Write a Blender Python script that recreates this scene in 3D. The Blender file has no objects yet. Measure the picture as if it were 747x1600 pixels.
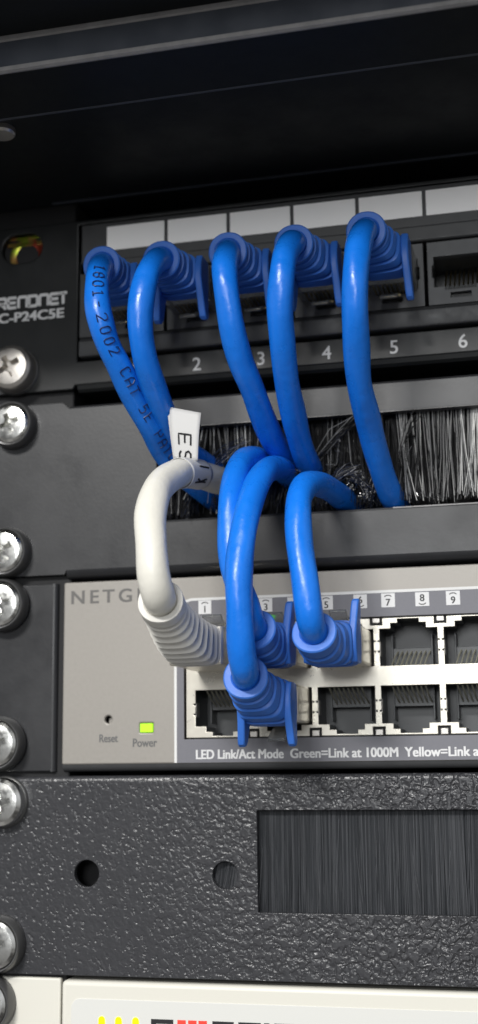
import bpy, bmesh, math, random
from mathutils import Vector, Matrix
S = 0.001                                   # everything below is written in millimetres
sc = bpy.context.scene
COL = sc.collection

# ------------------------------------------------------------------ camera
CAM_POS = (113.684, -283.813, 2.523)
CAM_RIGHT = (0.969614, 0.244376, -0.011407)
CAM_UP = (0.056439, -0.178074, 0.982397)
CAM_BACK = (0.238043, -0.953189, -0.186456)
CAM_LENS = 45.851
cam = bpy.data.cameras.new('camera')
cam.sensor_fit = 'VERTICAL'; cam.sensor_height = 36; cam.lens = CAM_LENS
cam.clip_start = 0.01; cam.clip_end = 50
cam.dof.use_dof = True; cam.dof.focus_distance = 0.268; cam.dof.aperture_fstop = 14
cam_ob = bpy.data.objects.new('camera', cam); COL.objects.link(cam_ob)
cam_ob.matrix_world = Matrix((
    (CAM_RIGHT[0], CAM_UP[0], CAM_BACK[0], CAM_POS[0]*S),
    (CAM_RIGHT[1], CAM_UP[1], CAM_BACK[1], CAM_POS[1]*S),
    (CAM_RIGHT[2], CAM_UP[2], CAM_BACK[2], CAM_POS[2]*S),
    (0, 0, 0, 1)))
sc.camera = cam_ob

# ------------------------------------------------------------------ light
world = bpy.data.worlds.new('World'); sc.world = world; world.use_nodes = True
bg = world.node_tree.nodes['Background']
bg.inputs['Strength'].default_value = 0.40
wn = world.node_tree                         # a room: darker floor, paler upper walls, uneven patches
tcw = wn.nodes.new('ShaderNodeTexCoord'); sep = wn.nodes.new('ShaderNodeSeparateXYZ'); wn.links.new(tcw.outputs['Generated'], sep.inputs['Vector'])
rmp = wn.nodes.new('ShaderNodeValToRGB'); wn.links.new(sep.outputs['Z'], rmp.inputs['Fac'])
mrz = wn.nodes.new('ShaderNodeMapRange'); mrz.inputs['From Min'].default_value = -1; wn.links.new(sep.outputs['Z'], mrz.inputs['Value']); wn.links.new(mrz.outputs['Result'], rmp.inputs['Fac'])
rmp.color_ramp.elements[0].position = 0.30; rmp.color_ramp.elements[0].color = (0.50, 0.49, 0.48, 1)
rmp.color_ramp.elements[1].position = 0.62; rmp.color_ramp.elements[1].color = (1.0, 1.02, 1.06, 1)
nzw = wn.nodes.new('ShaderNodeTexVoronoi'); nzw.inputs['Scale'].default_value = 2.3; nzw.distance = 'CHEBYCHEV'; wn.links.new(tcw.outputs['Generated'], nzw.inputs['Vector'])
mrw = wn.nodes.new('ShaderNodeMapRange'); mrw.inputs['To Min'].default_value = 0.25; mrw.inputs['To Max'].default_value = 1.75
spw = wn.nodes.new('ShaderNodeSeparateColor'); wn.links.new(nzw.outputs['Color'], spw.inputs['Color']); wn.links.new(spw.outputs['Red'], mrw.inputs['Value'])
mxw = wn.nodes.new('ShaderNodeVectorMath'); mxw.operation = 'SCALE'; wn.links.new(rmp.outputs['Color'], mxw.inputs[0]); wn.links.new(mrw.outputs['Result'], mxw.inputs['Scale'])
wn.links.new(mxw.outputs['Vector'], bg.inputs['Color'])
def area(name, target, az, el, dist, w, h, power, color):
    l = bpy.data.lights.new(name, 'AREA'); l.shape = 'RECTANGLE'; l.size = w; l.size_y = h
    l.energy = power; l.color = color
    o = bpy.data.objects.new(name, l); COL.objects.link(o)
    a, e = math.radians(az), math.radians(el)
    d = Vector((math.sin(a)*math.cos(e), -math.cos(a)*math.cos(e), math.sin(e)))
    t = Vector(target)*S
    o.location = t + d*dist
    o.rotation_euler = d.to_track_quat('Z', 'Y').to_euler()
    return o
area('ceiling_lamp', (50, 0, 60), -14, 28, 1.6, 0.42, 0.13, 22.5, (1.0, 0.985, 0.96))
area('ceiling_lamp', (50, 0, 10), -8, 47, 1.9, 0.6, 0.25, 11, (1.0, 0.985, 0.96))
area('front_fill', (60, 0, 60), 3, 8, 2.0, 0.55, 0.45, 11.5, (0.97, 0.99, 1.0))  # added frontal fill for the overhung labels and panel sheen, no window known
sc.view_settings.view_transform = 'Standard'; sc.view_settings.look = 'None'
sc.view_settings.exposure = 0; sc.view_settings.gamma = 1
sc.view_settings.use_curve_mapping = False

# ------------------------------------------------------------------ materials
def mat(name, col, rough=0.5, metal=0.0, spec=0.5, bump=None, rvar=0.0, cvar=0.0, coat=0.0, vscale=0.08, trans=0.0, emit=None, ior=1.45, aniso=0):
    m = bpy.data.materials.new(name); m.use_nodes = True
    nt = m.node_tree; b = nt.nodes['Principled BSDF']
    b.inputs['Base Color'].default_value = (*col, 1); b.inputs['Roughness'].default_value = rough
    b.inputs['Metallic'].default_value = metal; b.inputs['Specular IOR Level'].default_value = spec
    b.inputs['Coat Weight'].default_value = coat; b.inputs['Coat Roughness'].default_value = 0.15
    b.inputs['IOR'].default_value = ior
    if trans: b.inputs['Transmission Weight'].default_value = trans
    if emit: b.inputs['Emission Color'].default_value = (*emit[0], 1); b.inputs['Emission Strength'].default_value = emit[1]
    tc = nt.nodes.new('ShaderNodeTexCoord'); mp = nt.nodes.new('ShaderNodeMapping')
    mp.inputs['Scale'].default_value = (1000, 1000, 1000)
    nt.links.new(tc.outputs['Object'], mp.inputs['Vector'])
    if rvar or cvar:
        n = nt.nodes.new('ShaderNodeTexNoise'); n.inputs['Scale'].default_value = vscale; n.inputs['Detail'].default_value = 5
        n.inputs['Roughness'].default_value = 0.65
        nt.links.new(mp.outputs['Vector'], n.inputs['Vector'])
        if rvar:
            r = nt.nodes.new('ShaderNodeMapRange'); r.inputs['From Min'].default_value = 0.3; r.inputs['From Max'].default_value = 0.7
            r.inputs['To Min'].default_value = max(0.02, rough-rvar); r.inputs['To Max'].default_value = min(1, rough+rvar)
            nt.links.new(n.outputs['Fac'], r.inputs['Value']); nt.links.new(r.outputs['Result'], b.inputs['Roughness'])
        if cvar:
            r = nt.nodes.new('ShaderNodeMix'); r.data_type = 'RGBA'
            r.inputs[6].default_value = tuple(c*(1-cvar) for c in col)+(1,)
            r.inputs[7].default_value = tuple(min(1, c*(1+cvar)) for c in col)+(1,)
            nt.links.new(n.outputs['Fac'], r.inputs[0]); nt.links.new(r.outputs[2], b.inputs['Base Color'])
    if bump:
        prev = None
        for kind, scale, dist in bump:
            if kind == 'noise':
                n = nt.nodes.new('ShaderNodeTexNoise'); n.inputs['Scale'].default_value = scale; n.inputs['Detail'].default_value = 3
                out = n.outputs['Fac']
            elif kind == 'plateau':
                n = nt.nodes.new('ShaderNodeTexNoise'); n.inputs['Scale'].default_value = scale; n.inputs['Detail'].default_value = 1.5; n.inputs['Distortion'].default_value = 0.6
                mr = nt.nodes.new('ShaderNodeMapRange'); mr.interpolation_type = 'SMOOTHSTEP'
                mr.inputs['From Min'].default_value = 0.34; mr.inputs['From Max'].default_value = 0.58
                nt.links.new(n.outputs['Fac'], mr.inputs['Value'])
                # the coat lies thinner at one end of the panel and crinkles more towards the other
                sx_ = nt.nodes.new('ShaderNodeSeparateXYZ'); nt.links.new(mp.outputs['Vector'], sx_.inputs['Vector'])
                mx_ = nt.nodes.new('ShaderNodeMapRange'); mx_.inputs['From Min'].default_value = -20; mx_.inputs['From Max'].default_value = 50
                mx_.inputs['To Min'].default_value = 0.25; mx_.inputs['To Max'].default_value = 2.6; nt.links.new(sx_.outputs['X'], mx_.inputs['Value'])
                ml_ = nt.nodes.new('ShaderNodeMath'); ml_.operation = 'MULTIPLY'
                nt.links.new(mr.outputs['Result'], ml_.inputs[0]); nt.links.new(mx_.outputs['Result'], ml_.inputs[1]); out = ml_.outputs['Value']
            elif kind == 'pits':
                dn = nt.nodes.new('ShaderNodeTexNoise'); dn.inputs['Scale'].default_value = 0.9; dn.inputs['Detail'].default_value = 2
                nt.links.new(mp.outputs['Vector'], dn.inputs['Vector'])
                wv = nt.nodes.new('ShaderNodeVectorMath'); wv.operation = 'MULTIPLY_ADD'; wv.inputs[1].default_value = (1.7, 1.7, 1.7)
                nt.links.new(dn.outputs['Color'], wv.inputs[0]); nt.links.new(mp.outputs['Vector'], wv.inputs[2])
                n = nt.nodes.new('ShaderNodeTexVoronoi'); n.inputs['Scale'].default_value = scale; n.inputs['Randomness'].default_value = 1
                nt.links.new(wv.outputs['Vector'], n.inputs['Vector'])
                mr = nt.nodes.new('ShaderNodeMapRange'); mr.interpolation_type = 'SMOOTHSTEP'
                mr.inputs['From Min'].default_value = 0.08; mr.inputs['From Max'].default_value = 0.42
                nt.links.new(n.outputs['Distance'], mr.inputs['Value']); out = mr.outputs['Result']
            else:
                n = nt.nodes.new('ShaderNodeTexVoronoi'); n.inputs['Scale'].default_value = scale
                n.feature = 'SMOOTH_F1' if kind == 'cells' else 'F1'
                out = n.outputs['Distance']
            if kind != 'pits': nt.links.new(mp.outputs['Vector'], n.inputs['Vector'])
            bp = nt.nodes.new('ShaderNodeBump'); bp.inputs['Strength'].default_value = 1; bp.inputs['Distance'].default_value = dist*S
            nt.links.new(out, bp.inputs['Height'])
            if prev: nt.links.new(prev.outputs['Normal'], bp.inputs['Normal'])
            prev = bp
        nt.links.new(prev.outputs['Normal'], b.inputs['Normal'])
    return m
M = {}
M['patch_black'] = mat('satin black panel paint', (0.009, 0.010, 0.0105), 0.40, rvar=0.08, spec=0.4, bump=[('noise', 2.2, 0.012)])
M['bezel'] = mat('black moulded plastic', (0.045, 0.046, 0.048), 0.45, rvar=0.08, cvar=0.15, vscale=0.3, bump=[('noise', 3, 0.01)])
M['jack'] = mat('dark grey jack plastic', (0.085, 0.087, 0.09), 0.45, rvar=0.08, cvar=0.12, vscale=0.4)
M['plate'] = mat('charcoal powder coat', (0.019, 0.0195, 0.0215), 0.37, rvar=0.08, cvar=0.08, vscale=0.06, bump=[('noise', 1.2, 0.012)])
M['steel_dark'] = mat('black rack steel', (0.007, 0.0085, 0.010), 0.5, rvar=0.1, spec=0.25)
M['rail_lit'] = mat('lit black rack enamel', (0.055, 0.062, 0.077), 0.4, rvar=0.12, cvar=0.2, vscale=0.15)  # paler copy of the rack steel where lip and edges catch light
M['edge_highlight_wear'] = mat('pale edge highlight and wear', (0.24, 0.235, 0.235), 0.5, cvar=0.4, vscale=0.25)  # edge highlights put into a pale colour, shared with the real scratches
M['void'] = mat('black steel and gap shade', (0.006, 0.006, 0.007), 0.7)  # black steel, also on sheets and boxes that keep gaps dark
M['silver'] = mat('warm grey front paint', (0.272, 0.256, 0.232), 0.42, metal=0.2, rvar=0.05, cvar=0.08, vscale=1.3, bump=[('noise', 5, 0.012)])
M['silver_edge'] = mat('pale grey trim line', (0.62, 0.62, 0.61), 0.5)
M['slate'] = mat('slate grey print', (0.14, 0.14, 0.158), 0.5, cvar=0.08, vscale=1.2)
M['tin'] = mat('tinned sheet steel', (0.62, 0.59, 0.515), 0.3, metal=0.5, rvar=0.06, cvar=0.03, vscale=0.2)
M['tab'] = mat('dull spring steel', (0.45, 0.43, 0.4), 0.35, metal=0.8)
M['socket'] = mat('socket housing plastic', (0.05, 0.053, 0.056), 0.35)
M['gold'] = mat('gold contact wire', (0.55, 0.45, 0.25), 0.3, metal=1)
M['pin'] = mat('dull contact pins', (0.36, 0.35, 0.28), 0.4, metal=0.5)
M['blue'] = mat('glossy blue cable jacket', (0.006, 0.152, 0.64), 0.31, rvar=0.08, cvar=0.10, vscale=0.35, bump=[('noise', 0.28, 0.2)])
M['boot'] = mat('matt blue rubber boot', (0.034, 0.146, 0.535), 0.45, rvar=0.06, cvar=0.06, vscale=0.4, bump=[('noise', 2.5, 0.02)])
M['white'] = mat('ivory cable jacket', (0.655, 0.638, 0.575), 0.36, cvar=0.04, vscale=0.2, bump=[('noise', 0.35, 0.16)])
M['white_boot'] = mat('ivory rubber boot', (0.60, 0.585, 0.54), 0.5)
M['paper'] = mat('white label paper', (0.55, 0.545, 0.53), 0.6)
M['strip_paper'] = mat('white blank label', (0.92, 0.91, 0.90), 0.5, cvar=0.03, vscale=0.15)
M['ink'] = mat('black ink', (0.012, 0.012, 0.014), 0.5)
M['cord_ink'] = mat('dark blue printed ink', (0.006, 0.02, 0.10), 0.45)
M['print_white'] = mat('white screen print', (0.62, 0.62, 0.62), 0.5)
M['print_grey'] = mat('grey screen print', (0.105, 0.10, 0.095), 0.5)
M['print_dark'] = mat('dark grey screen print', (0.10, 0.10, 0.10), 0.5)
M['clear'] = mat('clear plug plastic', (0.62, 0.64, 0.66), 0.15, trans=0.85)
M['shield'] = mat('plug shield metal', (0.78, 0.74, 0.66), 0.28, metal=0.85)
M['screw'] = mat('zinc screw steel', (0.74, 0.74, 0.71), 0.2, metal=1, rvar=0.1, cvar=0.06, vscale=0.6)
M['screw_dull'] = mat('satin nickel screw', (0.52, 0.495, 0.46), 0.38, metal=0.9, rvar=0.08, cvar=0.08, vscale=0.5)
M['washer'] = mat('dark plated cup washer', (0.13, 0.13, 0.13), 0.28, metal=0.6)
M['nut'] = mat('yellow zinc nut', (0.75, 0.52, 0.16), 0.3, metal=1, cvar=0.25, vscale=0.6)
def zinc():
    m_ = mat('yellow passivated zinc', (0.5, 0.4, 0.1), 0.3, metal=1); nt = m_.node_tree; b = nt.nodes['Principled BSDF']
    n = nt.nodes.new('ShaderNodeTexNoise'); n.inputs['Scale'].default_value = 0.32; mpn = [q for q in nt.nodes if q.type == 'MAPPING'][0]
    nt.links.new(mpn.outputs['Vector'], n.inputs['Vector']); r = nt.nodes.new('ShaderNodeValToRGB'); nt.links.new(n.outputs['Fac'], r.inputs['Fac'])
    r.color_ramp.elements[0].position = 0.38; r.color_ramp.elements[0].color = (0.22, 0.27, 0.03, 1)
    r.color_ramp.elements[1].position = 0.62; r.color_ramp.elements[1].color = (0.42, 0.07, 0.04, 1)
    e_ = r.color_ramp.elements.new(0.5); e_.color = (0.36, 0.22, 0.07, 1)
    nt.links.new(r.outputs['Color'], b.inputs['Base Color']); return m_
M['nut'] = zinc()
M['bristle'] = mat('black nylon bristle', (0.012, 0.012, 0.013), 0.2, spec=1.0, ior=1.6)
M['bristle_glint'] = mat('painted bristle glint', (0.78, 0.78, 0.76), 0.15, spec=1.0)  # glints on black bristles painted as a near-white base colour
M['bristle_sheen'] = mat('painted bristle sheen', (0.27, 0.27, 0.27), 0.16, spec=1.0, ior=1.6)  # sheen on black bristles painted as a pale base colour
M['bristle_grey'] = mat('grey sheen bristle', (0.085, 0.088, 0.095), 0.28, spec=0.8)
M['bristle_matt'] = mat('dark nylon bristle', (0.045, 0.048, 0.053), 0.33, spec=0.6)
M['wrinkle'] = mat('wrinkled black powder coat', (0.036, 0.0365, 0.040), 0.28, rvar=0.04, bump=[('plateau', 0.7, 0.12), ('pits', 0.75, 0.10), ('noise', 0.9, 0.08)])
M['fw_white'] = mat('off white appliance plastic', (0.62, 0.605, 0.54), 0.45, bump=[('noise', 4, 0.006)])
M['fw_panel'] = mat('pale grey label panel', (0.60, 0.60, 0.57), 0.5)
M['red'] = mat('red print', (0.75, 0.05, 0.03), 0.5)
M['lime'] = mat('lit lime indicator', (0.35, 0.7, 0.02), 0.4, emit=((0.36, 0.78, 0.004), 0.62))
M['yellow'] = mat('lit yellow indicator', (0.6, 0.7, 0.0), 0.4, emit=((0.82, 0.92, 0.0), 0.7))
M['green'] = mat('lit green indicator', (0.05, 0.5, 0.05), 0.4, emit=((0.05, 0.8, 0.06), 1.0))

# ------------------------------------------------------------------ helpers
class MB:
    def __init__(self): self.v = []; self.f = []
    def add(self, vs, fs):
        n = len(self.v); self.v += [Vector(v) for v in vs]; self.f += [tuple(i+n for i in f) for f in fs]
    def box(self, x0, x1, y0, y1, z0, z1):
        self.add([(x0,y0,z0),(x1,y0,z0),(x1,y1,z0),(x0,y1,z0),(x0,y0,z1),(x1,y0,z1),(x1,y1,z1),(x0,y1,z1)],
                 [(0,3,2,1),(4,5,6,7),(0,1,5,4),(1,2,6,5),(2,3,7,6),(3,0,4,7)])
        return self
    def prism_x(self, prof, x0, x1):
        """closed (y,z) profile swept along x"""
        n = len(prof)
        self.add([(x0, y, z) for y, z in prof]+[(x1, y, z) for y, z in prof],
                 [(i, (i+1) % n, (i+1) % n+n, i+n) for i in range(n)]+[tuple(range(n-1, -1, -1)), tuple(range(n, 2*n))])
        return self
    def lathe(self, prof, seg=40, axis_pos=(0, 0, 0)):
        """(r, y) profile about the y axis"""
        n = len(prof); vs = []; fs = []
        for k in range(seg):
            a = 2*math.pi*k/seg
            for r, y in prof: vs.append((axis_pos[0]+r*math.cos(a), axis_pos[1]+y, axis_pos[2]+r*math.sin(a)))
        for k in range(seg):
            k2 = (k+1) % seg
            for i in range(n-1): fs.append((k*n+i, k*n+i+1, k2*n+i+1, k2*n+i))
        self.add(vs, fs); return self
    def rod(self, pts, r, seg=4, r_end=None):
        fr = frames(pts); n = len(pts); vs = []; fs = []
        for i, (p, t, a, b) in enumerate(fr):
            rr = r if r_end is None else r+(r_end-r)*i/(n-1)
            for k in range(seg):
                an = 2*math.pi*k/seg; vs.append(p+a*(rr*math.cos(an))+b*(rr*math.sin(an)))
        for i in range(n-1):
            for k in range(seg): fs.append((i*seg+k, i*seg+(k+1) % seg, (i+1)*seg+(k+1) % seg, (i+1)*seg+k))
        fs.append(tuple(range(seg-1, -1, -1))); fs.append(tuple((n-1)*seg+k for k in range(seg)))
        self.add(vs, fs); return self

def frames(pts, ref=Vector((1, 0, 0))):
    pts = [Vector(p) for p in pts]; out = []; n = len(pts); a = None
    for i in range(n):
        t = (pts[min(i+1, n-1)]-pts[max(i-1, 0)]).normalized()
        if a is None:
            a = ref-t*ref.dot(t)
            if a.length < 0.1: a = Vector((0, 0, 1))-t*t.z
        else: a = a-t*a.dot(t)
        a.normalize(); out.append((pts[i], t, a.copy(), t.cross(a)))
    return out

def spline(ctrl, step=0.7):
    P = [Vector(c) for c in ctrl]; P = [P[0]*2-P[1]]+P+[P[-1]*2-P[-2]]
    dense = []
    for i in range(1, len(P)-2):
        p0, p1, p2, p3 = P[i-1], P[i], P[i+1], P[i+2]
        t0 = 0; t1 = t0+(p1-p0).length**.5; t2 = t1+(p2-p1).length**.5; t3 = t2+(p3-p2).length**.5
        for k in range(24):
            t = t1+(t2-t1)*k/24
            A1 = p0*((t1-t)/(t1-t0))+p1*((t-t0)/(t1-t0)); A2 = p1*((t2-t)/(t2-t1))+p2*((t-t1)/(t2-t1)); A3 = p2*((t3-t)/(t3-t2))+p3*((t-t2)/(t3-t2))
            B1 = A1*((t2-t)/(t2-t0))+A2*((t-t0)/(t2-t0)); B2 = A2*((t3-t)/(t3-t1))+A3*((t-t1)/(t3-t1))
            dense.append(B1*((t2-t)/(t2-t1))+B2*((t-t1)/(t2-t1)))
    dense.append(P[-2])
    for _ in range(14):
        dense = [dense[0]]+[(dense[i-1]+dense[i]*2+dense[i+1])/4 for i in range(1, len(dense)-1)]+[dense[-1]]
    out = [dense[0]]; acc = 0
    for i in range(1, len(dense)):
        acc += (dense[i]-dense[i-1]).length
        if acc >= step: out.append(dense[i]); acc = 0
    return out

ORIGIN = {}
def empty(name, loc, label, cat, group=None):
    o = bpy.data.objects.new(name, None); COL.objects.link(o); o.empty_display_size = 0.005
    o.location = Vector(loc)*S; o['label'] = label; o['category'] = cat
    if group: o['group'] = group
    ORIGIN[o] = Vector(loc)
    return o
def finish(name, me, m, parent=None, smooth=True, bevel=0, angle=35, seg=2):
    me.name = name; me.materials.clear(); me.materials.append(m)
    o = bpy.data.objects.new(name, me); COL.objects.link(o)
    if parent: o.parent = parent
    if smooth:
        for p in me.polygons: p.use_smooth = True
        me.set_sharp_from_angle(angle=math.radians(angle))
    if bevel:
        b = o.modifiers.new('bevel', 'BEVEL'); b.width = bevel*S; b.segments = seg; b.limit_method = 'ANGLE'; b.angle_limit = math.radians(40)
        b.harden_normals = False
    ORIGIN[o] = ORIGIN.get(parent, Vector((0, 0, 0))) if parent else Vector((0, 0, 0))
    return o
def build(mb, name, m, parent=None, smooth=True, bevel=0, angle=35, seg=2, weld=False):
    off = ORIGIN.get(parent, Vector((0, 0, 0))) if parent else Vector((0, 0, 0))
    me = bpy.data.meshes.new(name)
    me.from_pydata([(v-off)*S for v in mb.v], [], mb.f); me.validate()
    bm = bmesh.new(); bm.from_mesh(me)
    if weld: bmesh.ops.remove_doubles(bm, verts=bm.verts, dist=1e-7)
    bmesh.ops.recalc_face_normals(bm, faces=bm.faces); bm.to_mesh(me); bm.free()
    return finish(name, me, m, parent, smooth, bevel, angle, seg)

def curve_mesh(loops, y0, y1, bevel=0.0, off=Vector((0, 0, 0))):
    """flat outline(s) in x,z (later loops are holes) with real thickness from y0 to y1"""
    cu = bpy.data.curves.new('outline', 'CURVE'); cu.dimensions = '2D'; cu.fill_mode = 'BOTH'
    cu.extrude = (y1-y0)/2-bevel; cu.bevel_depth = bevel; cu.bevel_resolution = 2; cu.offset = -bevel
    for lp in loops:
        sp = cu.splines.new('POLY'); sp.points.add(len(lp)-1); sp.use_cyclic_u = True
        for q, (x, z) in zip(sp.points, lp): q.co = (x, z, 0, 1)
    ob = bpy.data.objects.new('outline', cu); COL.objects.link(ob)
    dg = bpy.context.evaluated_depsgraph_get(); dg.update()
    me = bpy.data.meshes.new_from_object(ob.evaluated_get(dg))
    bpy.data.objects.remove(ob); bpy.data.curves.remove(cu)
    yc = (y0+y1)/2
    for v in me.vertices:
        x, z, c = v.co; v.co = (Vector((x, yc-c, z))-off)*S
    return me
def plate(name, loops, y0, y1, m, parent=None, bevel=0.0):
    off = ORIGIN.get(parent, Vector((0, 0, 0))) if parent else Vector((0, 0, 0))
    me = curve_mesh(loops, y0, y1, bevel, off)
    return finish(name, me, m, parent, smooth=bevel > 0, angle=30)
def rect(x0, x1, z0, z1, r=0, n=5):
    if r <= 0: return [(x0, z0), (x1, z0), (x1, z1), (x0, z1)]
    out = []
    for cx, cz, a in ((x1-r, z0+r, -90), (x1-r, z1-r, 0), (x0+r, z1-r, 90), (x0+r, z0+r, 180)):
        for k in range(n+1):
            t = math.radians(a+90*k/n); out.append((cx+r*math.cos(t), cz+r*math.sin(t)))
    return out
def circle(x, z, r, n=32, rz=None):
    return [(x+r*math.cos(2*math.pi*k/n), z+(rz or r)*math.sin(2*math.pi*k/n)) for k in range(n)]
def text_mesh(s, bold=0.0, space=1.0):
    """letters as a mesh in the unit box: width 0..1, cap height 0..1 in x,y"""
    cu = bpy.data.curves.new('letters', 'FONT'); cu.body = s; cu.size = 1; cu.extrude = 0.02; cu.offset = bold; cu.space_character = space
    cu.resolution_u = 4
    ob = bpy.data.objects.new('letters', cu); COL.objects.link(ob)
    dg = bpy.context.evaluated_depsgraph_get(); dg.update()
    me = bpy.data.meshes.new_from_object(ob.evaluated_get(dg))
    bpy.data.objects.remove(ob); bpy.data.curves.remove(cu)
    return me
CAP = 0.70
def text(name, s, x0, x1, z0, cap, y, m, parent, bold=0.0, space=1.0, thick=0.05, heavy=0.0):
    """lettering fitted between x0 and x1; heavy repeats the strokes a little to each side (mm) for a bold face"""
    me = text_mesh(s, bold, space)
    xs = [v.co.x for v in me.vertices]; a, b = min(xs), max(xs)
    if x1 is None: w = (b-a)/CAP*cap; x0, x1 = x0-w/2, x0+w/2
    off = ORIGIN.get(parent, Vector((0, 0, 0)))
    base = [(x0+(v.co.x-a)/(b-a)*(x1-x0), y-v.co.z/0.02*thick/2, z0+v.co.y/CAP*cap) for v in me.vertices]
    fc = [tuple(p.vertices) for p in me.polygons]; bpy.data.meshes.remove(me)
    mb = MB()
    for k, (dx, dz) in enumerate([(0, 0)] if not heavy else [(-heavy, -heavy*.5), (heavy, -heavy*.5), (-heavy, heavy*.5), (heavy, heavy*.5), (0, 0)]):
        mb.add([(x+dx, yy-0.004*k, z+dz) for x, yy, z in base], fc)
    me = bpy.data.meshes.new(name); me.from_pydata([(v-off)*S for v in mb.v], [], mb.f)
    return finish(name, me, m, parent, smooth=False)
def ribbon(mb, pts, w, y0, y1, closed=False):
    """flat stroke of width w along an x,z polyline, with thickness"""
    P = [Vector((x, z)) for x, z in pts]; n = len(P); L = []; Rr = []
    for i in range(n):
        a = P[i]-P[i-1] if i else P[1]-P[0]; b = P[i+1]-P[i] if i < n-1 else P[-1]-P[-2]
        a.normalize(); b.normalize(); na = Vector((-a.y, a.x)); nb = Vector((-b.y, b.x)); mm = na+nb
        mm = na if mm.length < 0.2 else mm.normalized(); k = 1/max(0.5, mm.dot(na))
        L.append(P[i]+mm*k*w/2); Rr.append(P[i]-mm*k*w/2)
    vs = []; fs = []
    for i in range(n):
        vs += [(L[i].x, y0, L[i].y), (Rr[i].x, y0, Rr[i].y), (L[i].x, y1, L[i].y), (Rr[i].x, y1, Rr[i].y)]
    for i in range(n-1):
        a, b = 4*i, 4*i+4
        fs += [(a, b, b+1, a+1), (a+2, a+3, b+3, b+2), (a, a+2, b+2, b), (a+1, b+1, b+3, a+3)]
    fs += [(0, 1, 3, 2), (4*n-4, 4*n-2, 4*n-1, 4*n-3)]
    mb.add(vs, fs)

CORDS = {  # cord to tag tables: image pixels projected back through the camera at guessed depths
    'C1': [(19.0, -28.5, 107.87), (19.88, -32, 103.71), (20.74, -34, 98.29), (21.5, -34, 94.5), (22.47, -32, 89.65), (24.19, -29, 85.14), (26.09, -23, 78.63), (27.69, -18, 74.3), (28.76, -12, 70.23), (31.6, -5, 65.94), (34.94, 2, 63.08), (36.13, 12, 62.16)],
    'C2': [(31.47, -28, 108.64), (30.75, -32, 103.01), (29.96, -33, 94.17), (30.01, -30.5, 87.31), (30.61, -25, 81.31), (31.1, -19, 76.69), (31.9, -11, 72.01), (34.68, -4, 69.69), (36.99, 6, 67.89), (38.04, 14, 67.91)],
    'C3': [(47.57, -27.5, 108.84), (47.9, -30.5, 105.35), (48.53, -32, 100.18), (49.23, -31, 92.99), (49.77, -28.7, 88.07), (50.3, -26, 84.62), (51.22, -22.5, 81.32), (52.17, -15.5, 75.98), (52.99, -8, 71.96), (53.79, 1, 69.81), (53.75, 12, 69.61)],
    'C4': [(61.76, -27.5, 110.02), (61.1, -30.5, 106.63), (60.71, -32.5, 101.12), (60.06, -32, 94.39), (59.75, -29, 87.9), (59.38, -24, 82.04), (59.21, -19, 77.8), (59.14, -11, 72.25), (59.32, -3, 68.25), (59.08, 8, 66.88)],
    'C5': [(77.18, -28, 110.37), (76.74, -31, 106.96), (76.55, -33.5, 102.53), (76.2, -34.5, 96.02), (75.78, -33, 89.78), (75.19, -28, 83.24), (74.92, -23, 78.24), (75.45, -16, 72.67), (76.1, -8.5, 66.76), (76.87, -3, 62.43), (77.82, 2, 59.6), (78.81, 12, 58.15)],
    'N3': [(52.95, -33, 30.03), (52.45, -34, 32.61), (51.06, -33, 35.99), (49.16, -31, 41.52), (48.31, -29.5, 48.38), (48.01, -27, 55.55), (47.81, -21, 62.95), (48.1, -11, 67.82), (48.53, 1, 69.56), (50.0, 10, 69.43)],
    'N4': [(52.03, -34, 20.01), (52.06, -36.5, 24.2), (52.13, -38, 30.93), (52.07, -38, 37.22), (52.17, -36, 44.13), (52.46, -32, 51.29), (53.08, -24, 59.64), (53.42, -13, 64.72), (53.94, 0, 66.59), (55.28, 10, 64.48)],
    'N5': [(65.52, -34, 28.71), (65.17, -35, 32.63), (64.53, -34.5, 37.12), (63.24, -32.5, 44.5), (62.69, -30.5, 50.06), (62.34, -27, 54.96), (62.83, -21, 58.95), (64.32, -12, 60.54), (66.01, 0, 60.36), (67.99, 10, 59.16)],
    'W1': [(38.71, -48, 33.44), (38.3, -49.5, 36.95), (37.42, -48, 43.02), (35.86, -44, 50.08), (35.39, -38, 56.17), (35.91, -30, 60.59), (36.74, -20, 63.33), (38.46, -8, 64.58), (40.32, 2, 65.02), (41.67, 12, 64.63)],
}
MOUTHS = {
    'C1': (17.74, -23.5, 111.38),
    'C2': (31.65, -23.5, 111.08),
    'C3': (46.84, -23.5, 111.35),
    'C4': (61.51, -23.5, 111.49),
    'C5': (77.23, -23.5, 112.62),
    'N3': (53.0, -29.5, 28.06),
    'N4': (51.28, -30, 18.63),
    'N5': (65.54, -31, 26.98),
    'W1': (38.28, -45, 32.58),
}
SCREW_SPOTS = [(-12.58, -5.5, 96.0), (-12.77, -4, 82.3), (-13.83, -4, 51.39), (-14.49, -4, 38.89), (-14.64, -4, 6.72), (-13.36, -4, -6.42), (-13.81, -4, -37.51), (-15.92, -4, -50.26)]
TAG_SPOTS = [(33.06, -22, 77.78), (40.11, -22, 75.94), (39.33, -22, 65.4), (33.9, -22, 66.05)]

random.seed(7)
RX = 150                                     # right end of every rack device, well outside the frame

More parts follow.
